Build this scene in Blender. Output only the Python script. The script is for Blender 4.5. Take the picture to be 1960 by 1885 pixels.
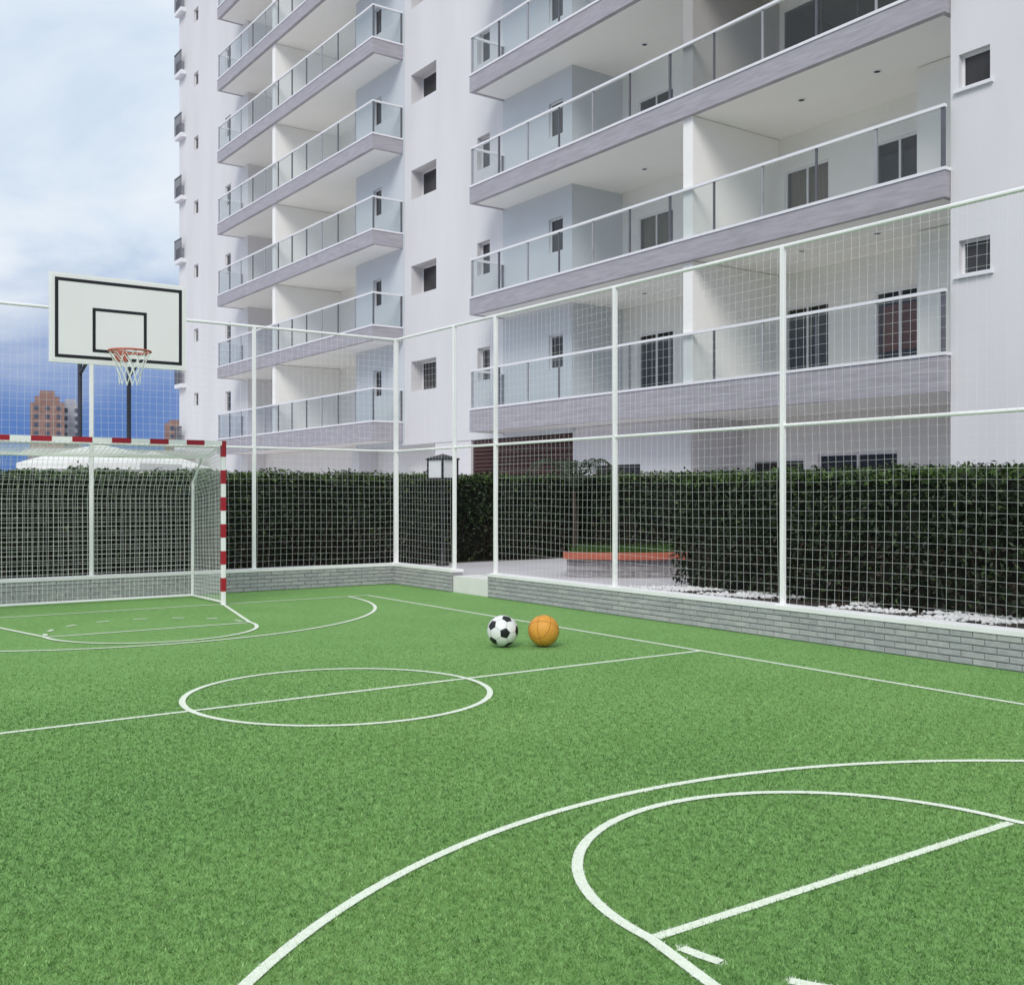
import bpy, math, random
import numpy as np
from mathutils import Vector, Matrix
R = math.radians
random.seed(7); rng = np.random.default_rng(7)
scene = bpy.context.scene
for o in list(bpy.data.objects): bpy.data.objects.remove(o, do_unlink=True)
C = scene.collection

# ------------------------------------------------------------------ camera
CAM_H = 1.374
TH = 35.2                                   # the camera looks this far to the right of the sideline (+Y)
cam_d = bpy.data.cameras.new('camera'); cam = bpy.data.objects.new('camera', cam_d); C.objects.link(cam)
cam.location = (0, 0, CAM_H); cam.rotation_euler = (R(90), 0, R(-TH))
cam_d.sensor_fit = 'HORIZONTAL'; cam_d.sensor_width = 36; cam_d.lens = 36*2049/1960
cam_d.shift_y = 0.0014; cam_d.clip_start = 0.05; cam_d.clip_end = 5000
scene.camera = cam
scene.render.resolution_x = 1024; scene.render.resolution_y = 984

# ------------------------------------------------------------------ sky, sun, exposure
SUN_EL, SUN_AZ = 40.0, 228.0                # compass bearing of the sun, clockwise from +Y
world = bpy.data.worlds.new('World'); scene.world = world; world.use_nodes = True
nt = world.node_tree; nt.nodes.clear()
def N(t, **k):
    n = nt.nodes.new(t)
    for a, b in k.items(): setattr(n, a, b)
    return n
L = lambda a, b: nt.links.new(a, b)
out = N('ShaderNodeOutputWorld'); bg = N('ShaderNodeBackground'); L(bg.outputs[0], out.inputs[0])
tc = N('ShaderNodeTexCoord'); sep = N('ShaderNodeSeparateXYZ'); L(tc.outputs['Generated'], sep.inputs[0])
sky = N('ShaderNodeTexSky', sky_type='NISHITA', sun_disc=False)
sky.sun_elevation = R(SUN_EL); sky.sun_rotation = R(SUN_AZ)
mul = N('ShaderNodeVectorMath', operation='SCALE'); mul.inputs['Scale'].default_value = 0.06
L(sky.outputs[0], mul.inputs[0])
clear = N('ShaderNodeMixRGB'); clear.inputs[0].default_value = 0.92      # rain-washed deep blue air low down
L(mul.outputs[0], clear.inputs[1]); clear.inputs[2].default_value = (0.043, 0.112, 0.325, 1)
mp = N('ShaderNodeMapping'); mp.inputs['Scale'].default_value = (1.0, 1.0, 2.6); L(tc.outputs['Generated'], mp.inputs[0])
noi = N('ShaderNodeTexNoise'); noi.inputs['Scale'].default_value = 3.2; noi.inputs['Detail'].default_value = 7; noi.inputs['Roughness'].default_value = 0.55
noi.inputs['Distortion'].default_value = 0.5
L(mp.outputs[0], noi.inputs['Vector'])
add = N('ShaderNodeMath', operation='MULTIPLY_ADD'); L(noi.outputs[0], add.inputs[0]); add.inputs[1].default_value = 0.24; L(sep.outputs[2], add.inputs[2])
mr = N('ShaderNodeMapRange', interpolation_type='SMOOTHSTEP'); L(add.outputs[0], mr.inputs[0])
mr.inputs[1].default_value = 0.155; mr.inputs[2].default_value = 0.355
cmap = N('ShaderNodeMapRange'); L(noi.outputs[0], cmap.inputs[0]); cmap.inputs[1].default_value = 0.36; cmap.inputs[2].default_value = 0.64
ccol = N('ShaderNodeMixRGB'); L(cmap.outputs[0], ccol.inputs[0])
ccol.inputs[1].default_value = (0.40, 0.475, 0.565, 1); ccol.inputs[2].default_value = (0.535, 0.575, 0.62, 1)
mix = N('ShaderNodeMixRGB'); L(mr.outputs[0], mix.inputs[0]); L(clear.outputs[0], mix.inputs[1]); L(ccol.outputs[0], mix.inputs[2])
L(mix.outputs[0], bg.inputs[0]); bg.inputs[1].default_value = 1.0

sun_d = bpy.data.lights.new('sun', 'SUN'); sun_d.energy = 1.25; sun_d.angle = R(26); sun_d.color = (1.0, 0.955, 0.90)
sun = bpy.data.objects.new('sun', sun_d); C.objects.link(sun)
sv = Vector((math.sin(R(SUN_AZ))*math.cos(R(SUN_EL)), math.cos(R(SUN_AZ))*math.cos(R(SUN_EL)), math.sin(R(SUN_EL))))
sun.rotation_euler = sv.to_track_quat('Z', 'Y').to_euler()
vs = scene.view_settings; vs.view_transform = 'Standard'; vs.look = 'None'; vs.gamma = 1; vs.exposure = 0.64

# ------------------------------------------------------------------ helpers
def tag(o, label=None, cat=None, group=None, kind=None):
    if label: o['label'] = label
    if cat: o['category'] = cat
    if group: o['group'] = group
    if kind: o['kind'] = kind
    return o
def link(name, me, parent=None, loc=None):
    o = bpy.data.objects.new(name, me); C.objects.link(o)
    if parent is not None: o.parent = parent
    if loc: o.location = loc
    return o
def empty(name, loc=(0, 0, 0), label=None, cat=None, group=None):
    o = link(name, None, None, loc); o.empty_display_size = .2
    return tag(o, label, cat, group)
class MB:
    """collects faces, builds one mesh object (world coordinates; a parented piece is shifted by its parents)"""
    def __init__(s): s.v = []; s.f = []
    def box(s, x0, x1, y0, y1, z0, z1):
        b = len(s.v)
        s.v += [(x0,y0,z0),(x1,y0,z0),(x1,y1,z0),(x0,y1,z0),(x0,y0,z1),(x1,y0,z1),(x1,y1,z1),(x0,y1,z1)]
        s.f += [(b,b+3,b+2,b+1),(b+4,b+5,b+6,b+7),(b,b+1,b+5,b+4),(b+1,b+2,b+6,b+5),(b+2,b+3,b+7,b+6),(b+3,b,b+4,b+7)]
        return s
    def poly(s, pts):
        b = len(s.v); s.v += [tuple(p) for p in pts]; s.f.append(tuple(range(b, b+len(pts)))); return s
    def tube(s, pts, r, n=6, closed=False, caps=True):
        pts = [Vector(p) for p in pts]; m = len(pts); rs = r if isinstance(r, (list, tuple)) else [r]*m
        b = len(s.v)
        up0 = Vector((0,0,1))
        for i, p in enumerate(pts):
            if closed: d = pts[(i+1) % m]-pts[(i-1) % m]
            else: d = pts[min(i+1, m-1)]-pts[max(i-1, 0)]
            d.normalize()
            up = up0 if abs(d.z) < .95 else Vector((1,0,0))
            a = d.cross(up).normalized(); c = a.cross(d)
            for k in range(n):
                t = 2*math.pi*(k+.5)/n
                s.v.append(tuple(p+(a*math.cos(t)+c*math.sin(t))*rs[i]))
        for i in range(m if closed else m-1):
            i2 = (i+1) % m
            for k in range(n):
                k2 = (k+1) % n
                s.f.append((b+i*n+k, b+i*n+k2, b+i2*n+k2, b+i2*n+k))
        if caps and not closed:
            s.f.append(tuple(b+k for k in range(n-1, -1, -1))); s.f.append(tuple(b+(m-1)*n+k for k in range(n)))
        return s
    def lathe(s, prof, n=16, c=(0, 0)):
        b = len(s.v)
        for (r, z) in prof:
            for k in range(n):
                t = 2*math.pi*k/n; s.v.append((c[0]+r*math.cos(t), c[1]+r*math.sin(t), z))
        for i in range(len(prof)-1):
            for k in range(n):
                k2 = (k+1) % n; s.f.append((b+i*n+k, b+i*n+k2, b+(i+1)*n+k2, b+(i+1)*n+k))
        return s
    def mesh(s, name, mat, smooth=False):
        me = bpy.data.meshes.new(name); me.from_pydata(s.v, [], s.f); me.materials.append(mat)
        if smooth: me.polygons.foreach_set('use_smooth', [True]*len(me.polygons))
        me.update(); return me
    def build(s, name, mat, parent=None, smooth=False):
        off = Vector((0, 0, 0)); p = parent
        while p is not None: off += p.location; p = p.parent
        if parent is not None and off.length > 0: s.v = [(x-off.x, y-off.y, z-off.z) for x, y, z in s.v]
        return link(name, s.mesh(name, mat, smooth), parent)
def np_mesh(name, verts, faces, mat, cols=None):
    me = bpy.data.meshes.new(name); nv = len(verts); nf, k = faces.shape
    me.vertices.add(nv); me.vertices.foreach_set('co', verts.astype(np.float32).ravel())
    me.loops.add(nf*k); me.loops.foreach_set('vertex_index', faces.astype(np.int32).ravel())
    me.polygons.add(nf); me.polygons.foreach_set('loop_start', (np.arange(nf)*k).astype(np.int32))
    if cols is not None:
        a = me.color_attributes.new('tint', 'FLOAT_COLOR', 'POINT'); a.data.foreach_set('color', cols.astype(np.float32).ravel())
    me.materials.append(mat); me.update(calc_edges=True); return me

# ------------------------------------------------------------------ materials
def mat(name, col, rough=.6, var=.08, scale=6., stretch=(1,1,1), bump=0., bscale=40., metal=0., spec=.4, col2=None, detail=4):
    m = bpy.data.materials.new(name); m.use_nodes = True; t = m.node_tree; b = t.nodes['Principled BSDF']
    b.inputs['Roughness'].default_value = rough; b.inputs['Metallic'].default_value = metal; b.inputs['Specular IOR Level'].default_value = spec
    g = t.nodes.new('ShaderNodeNewGeometry'); mp = t.nodes.new('ShaderNodeMapping'); mp.inputs['Scale'].default_value = stretch
    t.links.new(g.outputs['Position'], mp.inputs[0])
    n = t.nodes.new('ShaderNodeTexNoise'); n.inputs['Scale'].default_value = scale; n.inputs['Detail'].default_value = detail
    t.links.new(mp.outputs[0], n.inputs['Vector'])
    mr = t.nodes.new('ShaderNodeMapRange'); mr.inputs[1].default_value = .3; mr.inputs[2].default_value = .7; t.links.new(n.outputs[0], mr.inputs[0])
    mx = t.nodes.new('ShaderNodeMixRGB'); t.links.new(mr.outputs[0], mx.inputs[0])
    c1 = tuple(max(0, c*(1-var)) for c in col); c2 = col2 or tuple(min(1, c*(1+var)) for c in col)
    mx.inputs[1].default_value = (*c1, 1); mx.inputs[2].default_value = (*c2, 1)
    t.links.new(mx.outputs[0], b.inputs['Base Color'])
    if bump:
        n2 = t.nodes.new('ShaderNodeTexNoise'); n2.inputs['Scale'].default_value = bscale; n2.inputs['Detail'].default_value = 5
        t.links.new(mp.outputs[0], n2.inputs['Vector'])
        bp = t.nodes.new('ShaderNodeBump'); bp.inputs['Strength'].default_value = bump; bp.inputs['Distance'].default_value = .01
        t.links.new(n2.outputs[0], bp.inputs['Height']); t.links.new(bp.outputs[0], b.inputs['Normal'])
    return m
def mat_glass(name, tint, rough=.02, refl=.05):
    m = bpy.data.materials.new(name); m.use_nodes = True; t = m.node_tree; t.nodes.clear()
    o = t.nodes.new('ShaderNodeOutputMaterial'); mx = t.nodes.new('ShaderNodeMixShader')
    tr = t.nodes.new('ShaderNodeBsdfTransparent'); tr.inputs[0].default_value = (*tint, 1)
    gl = t.nodes.new('ShaderNodeBsdfGlossy'); gl.inputs['Roughness'].default_value = rough
    lw = t.nodes.new('ShaderNodeLayerWeight'); lw.inputs[0].default_value = .5
    pw = t.nodes.new('ShaderNodeMath'); pw.operation = 'POWER'; pw.inputs[1].default_value = 5; t.links.new(lw.outputs['Facing'], pw.inputs[0])
    ma = t.nodes.new('ShaderNodeMath'); ma.operation = 'MULTIPLY_ADD'; ma.inputs[1].default_value = .9; ma.inputs[2].default_value = refl; t.links.new(pw.outputs[0], ma.inputs[0])
    t.links.new(ma.outputs[0], mx.inputs[0]); t.links.new(tr.outputs[0], mx.inputs[1]); t.links.new(gl.outputs[0], mx.inputs[2]); t.links.new(mx.outputs[0], o.inputs[0])
    return m
def mat_attr(name, rough=.6, translucent=0., spec=.3):
    m = bpy.data.materials.new(name); m.use_nodes = True; t = m.node_tree; b = t.nodes['Principled BSDF']
    a = t.nodes.new('ShaderNodeAttribute'); a.attribute_name = 'tint'
    t.links.new(a.outputs['Color'], b.inputs['Base Color']); b.inputs['Roughness'].default_value = rough; b.inputs['Specular IOR Level'].default_value = spec
    if translucent:
        o = t.nodes['Material Output']; ms = t.nodes.new('ShaderNodeMixShader'); ms.inputs[0].default_value = translucent
        tl = t.nodes.new('ShaderNodeBsdfTranslucent'); t.links.new(a.outputs['Color'], tl.inputs[0])
        t.links.new(b.outputs[0], ms.inputs[1]); t.links.new(tl.outputs[0], ms.inputs[2]); t.links.new(ms.outputs[0], o.inputs[0])
    return m
M = {
 'wall':   mat('painted_render_white', (.725,.71,.72), .75, .04, .9, (1,1,.22), .12, 30),
 'blue':   mat('render_pale_blue', (.60,.635,.665), .7, .03, .8, (1,1,.5), .1, 30),  # pale blue-grey tone for the walls beside the balcony recesses
 'inner':  mat('painted_balcony_wall', (.86,.84,.80), .75, .03, .8),
 'soffit': mat('painted_soffit', (.91,.895,.865), .8, .02, .7),
 'fascia': mat('fascia_stone_tile', (.385,.365,.40), .55, .13, 2.4, (1,1,9), .15, 25),
 'ledge':  mat('white_ledge', (.80,.79,.82), .5, .03),
 'rail':   mat('white_handrail', (.80,.80,.82), .35, .02),
 'post':   mat('grey_railing_post', (.12,.12,.14), .4, .1),
 'bpost':  mat('pale_railing_post', (.34,.34,.37), .4, .1),
 'dark':   mat('window_glass_dark', (.045,.043,.046), .12, .3, 1.5, spec=.25),
 'frame':  mat('white_window_frame', (.78,.77,.78), .45, .03),
 'dframe': mat('dark_window_frame', (.05,.045,.045), .5, .1),
 'room':   mat('dim_room', (.13,.115,.105), .8, .35, 1.2),
 'curtain':mat('beige_curtain', (.74,.70,.62), .9, .15, 9, (1,6,.2)),
 'blind':  mat('orange_wood_blind', (.60,.22,.08), .6, .15, 3, (1,.3,9)),
 'louvre': mat('brown_wood_slat', (.085,.035,.03), .6, .3, 3, (1,.3,6)),
 'white':  mat('white_metal_paint', (.90,.89,.88), .35, .04, 3),
 'cord':   mat('white_net_cord', (.80,.81,.79), .7, .05),
 'cap':    mat('white_wall_cap', (.88,.87,.86), .6, .04, 4, bump=.1),
 'mortar': mat('grey_mortar', (.32,.32,.325), .9, .15, 9, bump=.2),
 'red':    mat('red_paint', (.36,.018,.03), .4, .1, 4),
 'black':  mat('black_paint', (.012,.012,.014), .45, .1),
 'hoop':   mat('hoop_red', (.50,.13,.09), .45, .1),
 'pole':   mat('dark_pole', (.055,.055,.085), .45, .15, 3),
 'board':  mat('board_white', (.86,.84,.83), .45, .02, 2),
 'ballw':  mat('ball_white', (.80,.80,.78), .35, .03, 8),
 'ballb':  mat('ball_black', (.012,.013,.014), .4, .1),
 'orange': mat('ball_orange', (.70,.32,.045), .5, .08, 30, bump=.3, bscale=180),
 'seam':   mat('ball_seam', (.34,.13,.03), .6, .05),
 'pave':   mat('grey_paving', (.56,.535,.555), .85, .07, 1.3, bump=.15),
 'ground': mat('concrete_ground', (.33,.32,.31), .9, .12, .3, bump=.1),
 'step':   mat('white_step', (.78,.77,.74), .7, .04, 3),
 'stone':  mat('bench_stone', (.30,.28,.29), .85, .22, 5, (1,1,3), .3, 40),
 'wood':   mat('bench_red_wood', (.43,.115,.07), .5, .16, 4, (3,3,14)),
 'bark':   mat('stem_bark', (.045,.032,.024), .9, .3, 8, bump=.2),
 'core':   mat('hedge_dark_core', (.012,.013,.009), .95, .4, 14),
 'leaf':   mat_attr('hedge_leaf', .5, .12, .35),
 'grass':  mat_attr('turf_fibre', .55, .2, .25),
 'canvas': mat('parasol_canvas', (.80,.80,.77), .8, .03, 2),
 'iron':   mat('lamp_iron', (.018,.018,.02), .45, .2),
 'opal':   mat('lamp_opal_glass', (.78,.78,.80), .3, .02),
 'pebble': mat('white_pebble', (.72,.71,.70), .7, .12, 20),
 'soil':   mat('dark_soil', (.04,.03,.022), .95, .3, 10, bump=.3),
 'bricktower': mat('far_brick_hazed', (.30,.185,.16), .85, .15, .25),  # brick with distant haze put into its colour as lower saturation
 'greytower':  mat('far_plaster', (.40,.40,.45), .85, .1, .2),
 'farwin': mat('far_window', (.09,.10,.14), .3, .2, .3),
 'paleshed': mat('pavilion_plaster', (.56,.55,.53), .8, .05, .7),
 'glass':  mat_glass('railing_glass', (.925,.94,.94), refl=.035),
 'dglass': mat_glass('door_glass', (.72,.71,.69), refl=.02),
 'tglass': mat_glass('tinted_glass', (.55,.53,.50), refl=.03),
 'greywall': mat('grey_brown_partition', (.40,.38,.365), .75, .06, .8),  # darker grey-brown tone for a single balcony partition
 'spot':   mat('downlight_black', (.03,.03,.03), .5, .1),
}
brick_mats = [mat('grey_brick_%d' % i, c, .85, .12, 14, (1,1,2), .25, 60) for i, c in enumerate([(.41,.415,.415), (.375,.38,.385), (.44,.44,.435), (.395,.40,.405)])]

# turf: green fibre carpet with soft lighter and darker patches
def mat_turf():
    m = bpy.data.materials.new('turf'); m.use_nodes = True; t = m.node_tree; b = t.nodes['Principled BSDF']
    g = t.nodes.new('ShaderNodeNewGeometry')
    def noise(s, d=4, st=(1,1,1)):
        mp = t.nodes.new('ShaderNodeMapping'); mp.inputs['Scale'].default_value = st; t.links.new(g.outputs['Position'], mp.inputs[0])
        n = t.nodes.new('ShaderNodeTexNoise'); n.inputs['Scale'].default_value = s; n.inputs['Detail'].default_value = d; t.links.new(mp.outputs[0], n.inputs['Vector']); return n
    def mixc(f, a, c, lo, hi):
        mr = t.nodes.new('ShaderNodeMapRange'); mr.inputs[1].default_value = lo; mr.inputs[2].default_value = hi; t.links.new(f.outputs[0], mr.inputs[0])
        mx = t.nodes.new('ShaderNodeMixRGB'); t.links.new(mr.outputs[0], mx.inputs[0])
        for s, v in ((1, a), (2, c)):
            if isinstance(v, tuple): mx.inputs[s].default_value = (*v, 1)
            else: t.links.new(v.outputs[0], mx.inputs[s])
        return mx
    big = noise(1.1, 3); fine = noise(120, 2); mid = noise(16, 4)
    a = mixc(fine, (0.121,0.258,0.064), (0.215,0.396,0.129), .3, .7)
    c = mixc(fine, (0.142,0.285,0.078), (0.238,0.428,0.147), .3, .7)
    mm = mixc(big, a, c, .35, .65)
    d = mixc(mid, (.91,.91,.91), (1.18,1.18,1.18), .3, .7)
    mu = t.nodes.new('ShaderNodeMixRGB'); mu.blend_type = 'MULTIPLY'; mu.inputs[0].default_value = 1
    t.links.new(mm.outputs[0], mu.inputs[1]); t.links.new(d.outputs[0], mu.inputs[2])
    t.links.new(mu.outputs[0], b.inputs['Base Color']); b.inputs['Roughness'].default_value = .8; b.inputs['Specular IOR Level'].default_value = .15
    bp = t.nodes.new('ShaderNodeBump'); bp.inputs['Strength'].default_value = .35; bp.inputs['Distance'].default_value = .01
    t.links.new(fine.outputs[0], bp.inputs['Height']); t.links.new(bp.outputs[0], b.inputs['Normal'])
    return m
M['turf'] = mat_turf()
M['line'] = mat('white_turf_line', (.78,.84,.70), .8, .08, 60)

# ------------------------------------------------------------------ ground
tag(MB().poly([(-900,-900,-.06),(900,-900,-.06),(900,900,-.06),(-900,900,-.06)]).build('ground', M['ground']), kind='structure')
tag(MB().poly([(-3.4,-3,0),(7.98,-3,0),(7.98,14.44,0),(-3.4,14.44,0)]).build('turf', M['turf']), kind='structure')
PZ = .22
pv = MB(); pv.box(8.12, 60, -30, 80, -.05, PZ); pv.box(-60, 8.118, 14.58, 80, -.05, PZ)
tag(pv.build('pavement', M['pave']), kind='structure')

# ------------------------------------------------------------------ court lines (X across, Y along)
CX, LW = 3.275, .041
SLX, GY0, GY1, HY = 6.75, .45, 12.95, 6.70
SLL = 2*CX-SLX
LZ = .004
line_tests = []
def strip(name, pts, closed=False, z=LZ, w=LW):
    P = [np.array(p, float) for p in pts]; n = len(P); m = MB(); Ls = []; Rs = []
    for i in range(n):
        d = (P[(i+1) % n]-P[(i-1) % n]) if closed else (P[min(i+1, n-1)]-P[max(i-1, 0)])
        d /= np.linalg.norm(d); q = np.array((-d[1], d[0]))*w/2
        Ls.append(P[i]+q); Rs.append(P[i]-q)
    for i in range(n if closed else n-1):
        j = (i+1) % n
        m.poly([(*Rs[i], z), (*Rs[j], z), (*Ls[j], z), (*Ls[i], z)])
    line_tests.append((np.array(P+[P[0]] if closed else P), w))
    return tag(m.build(name, M['line']), kind='structure')
arc = lambda cx, cy, r, a0, a1, n=48: [(cx+r*math.cos(R(a0+(a1-a0)*i/n)), cy+r*math.sin(R(a0+(a1-a0)*i/n))) for i in range(n+1)]
strip('sideline', [(SLX, GY0), (SLX, GY1)])
strip('sideline', [(SLL, GY0), (SLL, GY1)])
strip('halfway_line', [(SLL+LW/2, HY), (SLX-LW/2, HY)])
strip('goal_line', [(SLL-LW/2, GY1), (SLX+LW/2, GY1)], z=LZ+.001)
strip('goal_line', [(SLL-LW/2, GY0), (SLX+LW/2, GY0)], z=LZ+.001)
strip('centre_circle', arc(CX, HY, 1.035, 0, 360, 96)[:-1], True, z=LZ+.002)
for gy, s, rr in ((GY0, 1, 3.245), (GY1, -1, 3.17)):
    strip('goal_area_arc', [(x, gy+s*(y-gy)) for x, y in arc(CX, gy, rr, 0, 180, 96)], z=LZ+.002)
    fy = 2.45 if s > 0 else 10.95
    key = [(CX+1.46, gy)] + [(CX+1.025*math.cos(R(a)), fy+s*1.025*math.sin(R(a))) for a in np.linspace(0, 180, 61)] + [(CX-1.46, gy)]
    strip('key_line', key, z=LZ+.003)
    strip('free_throw_line', [(CX-1.0, fy), (CX+1.0, fy)], z=LZ+.0005)
    for a in (12, 35, 58, 81, 104, 127, 150, 170):
        strip('arc_dash', [(CX+1.0*math.cos(R(a+q)), fy-s*1.0*math.sin(R(a+q))) for q in (-4, 0, 4)], z=LZ+.0015)

# turf fibres standing up from the carpet, finer and denser where one can tell them apart
def line_mask(P):
    msk = np.zeros(len(P), bool)
    for pts, w in line_tests:
        lo = pts.min(0)-w; hi = pts.max(0)+w
        idx = np.where((P[:,0] > lo[0]) & (P[:,0] < hi[0]) & (P[:,1] > lo[1]) & (P[:,1] < hi[1]))[0]
        if not len(idx): continue
        Q = P[idx]; best = np.full(len(idx), 9.)
        for a, b in zip(pts[:-1], pts[1:]):
            ab = b-a; t = np.clip(((Q-a)@ab)/(ab@ab), 0, 1); best = np.minimum(best, np.linalg.norm(Q-(a+t[:,None]*ab), axis=1))
        msk[idx[best < w/2]] = True
    return msk
def turf_blades(n=700000):
    P = []
    tot = 0
    while tot < n:
        Q = np.column_stack([rng.uniform(-1.2, 7.9, 400000), rng.uniform(.6, 14, 400000)])
        d = np.hypot(Q[:,0], Q[:,1]); keep = rng.random(len(Q)) < np.clip((3.0/np.maximum(d, 2.2))**1.9, 0, 1)*np.clip((14-d)/7, 0, 1)
        ang = np.degrees(np.arctan2(Q[:,0], Q[:,1])); keep &= (ang > -8) & (ang < 80)
        P.append(Q[keep]); tot += keep.sum()
    P = np.concatenate(P)[:n]; d = np.hypot(P[:,0], P[:,1])
    m = line_mask(P)
    h = rng.uniform(.007, .015, n)*np.clip((14-d)/9, .15, 1); w = .0015*np.clip(d/3, 1, 3)*rng.uniform(.8, 1.4, n)
    a = rng.uniform(0, 2*np.pi, n); lean = rng.uniform(.2, 1.1, n)*h; b = rng.uniform(0, 2*np.pi, n)
    V = np.zeros((n, 3, 3))
    V[:,0,0] = P[:,0]-w*np.cos(a); V[:,0,1] = P[:,1]-w*np.sin(a); V[:,1,0] = P[:,0]+w*np.cos(a); V[:,1,1] = P[:,1]+w*np.sin(a)
    V[:,2,0] = P[:,0]+lean*np.cos(b); V[:,2,1] = P[:,1]+lean*np.sin(b); V[:,2,2] = h; V[:,:2,2] = .001
    k = rng.random(n)[:,None]; v = rng.uniform(.55, 1.3, n)[:,None]
    cl = sum(np.sin(P[:,0]*fx+P[:,1]*fy+ph) for fx, fy, ph in ((61, 23, 0), (-37, 71, 1.3), (83, -49, 2.1), (19, 113, .4), (-127, 31, 4.), (97, 89, 5.)))
    k = np.clip(k*.75+.13+.11*cl[:,None], 0, 1)
    col = ((1-k)*np.array((.108,.238,.054))+k*np.array((.325,.520,.190)))*v
    wear = (np.sin(P[:,0]*.9+P[:,1]*.5+.6)+np.sin(P[:,0]*1.7-P[:,1]*1.1+2)+.7*np.sin(P[:,1]*2.3+P[:,0]*.4)+.5*np.sin(P[:,0]*4.1+P[:,1]*3.3+1)+.4*np.sin(P[:,1]*7.9-P[:,0]*2.2))/3.6
    col *= (1+.17*wear)[:,None]; col[:,0] *= 1+.10*wear                    # brushed and trodden areas of the pile
    col[m] = np.array((.80,.85,.72))*rng.uniform(.85, 1.1, m.sum())[:,None]
    cc = np.ones((n, 3, 4)); cc[:,:,:3] = col[:,None,:]
    me = np_mesh('turf_fibres', V.reshape(-1, 3), np.arange(3*n).reshape(-1, 3), M['grass'], cc.reshape(-1, 4))
    tag(link('turf_fibres', me), 'short green and white turf fibres covering the pitch', 'turf', kind='stuff')
turf_blades()

# ------------------------------------------------------------------ low brick walls round the court
brick_me = {}
def brick_mesh(axis, ln, k):
    key = (axis, round(ln, 3), k)
    if key not in brick_me:
        b, h, dp, e = ln/2, .0225, .014, .003
        m = MB()
        # a brick face with softened arrises, lying along Y (axis 'y') facing -X, or along X facing -Y
        fr = [(-dp, -b+e, -h+e), (-dp, b-e, -h+e), (-dp, b-e, h-e), (-dp, -b+e, h-e)]
        bk = [(0, -b, -h), (0, b, -h), (0, b, h), (0, -b, h)]
        md = [(-dp+e, -b, -h), (-dp+e, b, -h), (-dp+e, b, h), (-dp+e, -b, h)]
        rot = (lambda p: p) if axis == 'y' else (lambda p: (p[1], p[0], p[2]))
        P = [rot(p) for p in fr+md+bk]
        m.v = P; m.f = [(0,1,2,3)]
        for s in (0, 4):
            for i in range(4):
                j = (i+1) % 4; m.f.append((s+i, s+4+i, s+4+j, s+j))
        brick_me[key] = m.mesh('brick', brick_mats[k])
    return brick_me[key]
def low_wall(name, axis, face, a0, a1, label, ends=True):
    """axis 'y': inner face at X=face looking to -X, running from Y=a0 to a1; axis 'x': inner face at Y=face looking to -Y"""
    t = .18
    base = empty(name, (face, a0, 0) if axis == 'y' else (a0, face, 0), label, 'wall')
    core = MB(); cap = MB()
    if axis == 'y':
        core.box(face, face+t, a0, a1, -.05, .275); cap.box(face-.022, face+t+.02, a0-.004, a1+.004, .275, .312)
    else:
        core.box(a0, a1, face, face+t, -.05, .275); cap.box(a0-.004, a1+.004, face-.022, face+t+.02, .275, .312)
    core.build('core', M['mortar'], base); cap.build('cap', M['cap'], base)
    pitch, bl = .205, .197; ch = .054
    for c in range(5):
        z = .003+ch*(c+.5); s = a0 - (pitch/2 if c % 2 else 0)
        while s < a1-.02:
            u0, u1 = max(s, a0), min(s+bl, a1)
            if u1-u0 > .05:
                me = brick_mesh(axis, u1-u0 if abs(u1-u0-bl) > .002 else bl, random.randrange(4))
                pr = random.uniform(0, .003); q = (u0+u1)/2-a0
                o = link('brick', me, base, (pr, q, z) if axis == 'y' else (q, pr, z))
            s += pitch
    return base
WX, WY = 7.96, 14.42
low_wall('low_brick_wall', 'y', WX, 1.6, 11.83, 'long low grey brick wall with white cap along the right sideline')
low_wall('low_brick_wall', 'y', WX, 12.76, WY-.02, 'short low grey brick wall between the gate opening and the corner')
low_wall('low_brick_wall', 'x', WY, -1.4, WX+.18, 'low grey brick wall with white cap behind the striped goal')
st = MB(); st.box(7.985, 8.40, 11.842, 12.748, -.05, PZ+.006)
tag(st.build('entrance_step', M['step']), 'white concrete step in the gate opening of the low wall', 'step')

# ------------------------------------------------------------------ fences: white posts and rails with square net
def net_grid(m, f, u0, u1, v0, v1, step, r, nseg=1):
    """cords in both directions on the surface f(u, v)"""
    nu = max(1, round((u1-u0)/step)); nv = max(1, round((v1-v0)/step))
    for i in range(nu+1):
        u = u0+(u1-u0)*i/nu; m.tube([f(u, v0+(v1-v0)*k/nseg) for k in range(nseg+1)], r, 4, caps=False)
    for j in range(nv+1):
        v = v0+(v1-v0)*j/nv; m.tube([f(u0+(u1-u0)*k/nseg, v) for k in range(nseg+1)], r, 4, caps=False)
FT, FM, FB = 3.745, 2.03, .312
def rounded_post(x, y, z0, z1, h, m=None):
    m = m or MB(); e = h*.25
    prof = [(-h+e,-h),(h-e,-h),(h,-h+e),(h,h-e),(h-e,h),(-h+e,h),(-h,h-e),(-h,-h+e)]; b = len(m.v)
    for z in (z0, z1): m.v += [(x+px, y+py, z) for px, py in prof]
    for k in range(8): m.f.append((b+k, b+(k+1) % 8, b+8+(k+1) % 8, b+8+k))
    m.f.append(tuple(range(b+8, b+16))); return m
def foot_plate(m, x, y): m.box(x-.05, x+.05, y-.05, y+.05, FB, FB+.008)
FX, FY = 8.05, 14.51
fr = empty('court_fence', (FX, 7, 0), 'white post and net fence along the right sideline with a gate opening', 'fence')
ry = [FY, 12.82, 11.79, 9.36, 6.90, 4.42, 1.95]
for i, y in enumerate(ry):
    if i == 0: continue
    m = rounded_post(FX, y, FB, FT, .024); foot_plate(m, FX, y); m.build('post', M['white'], fr)
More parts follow.
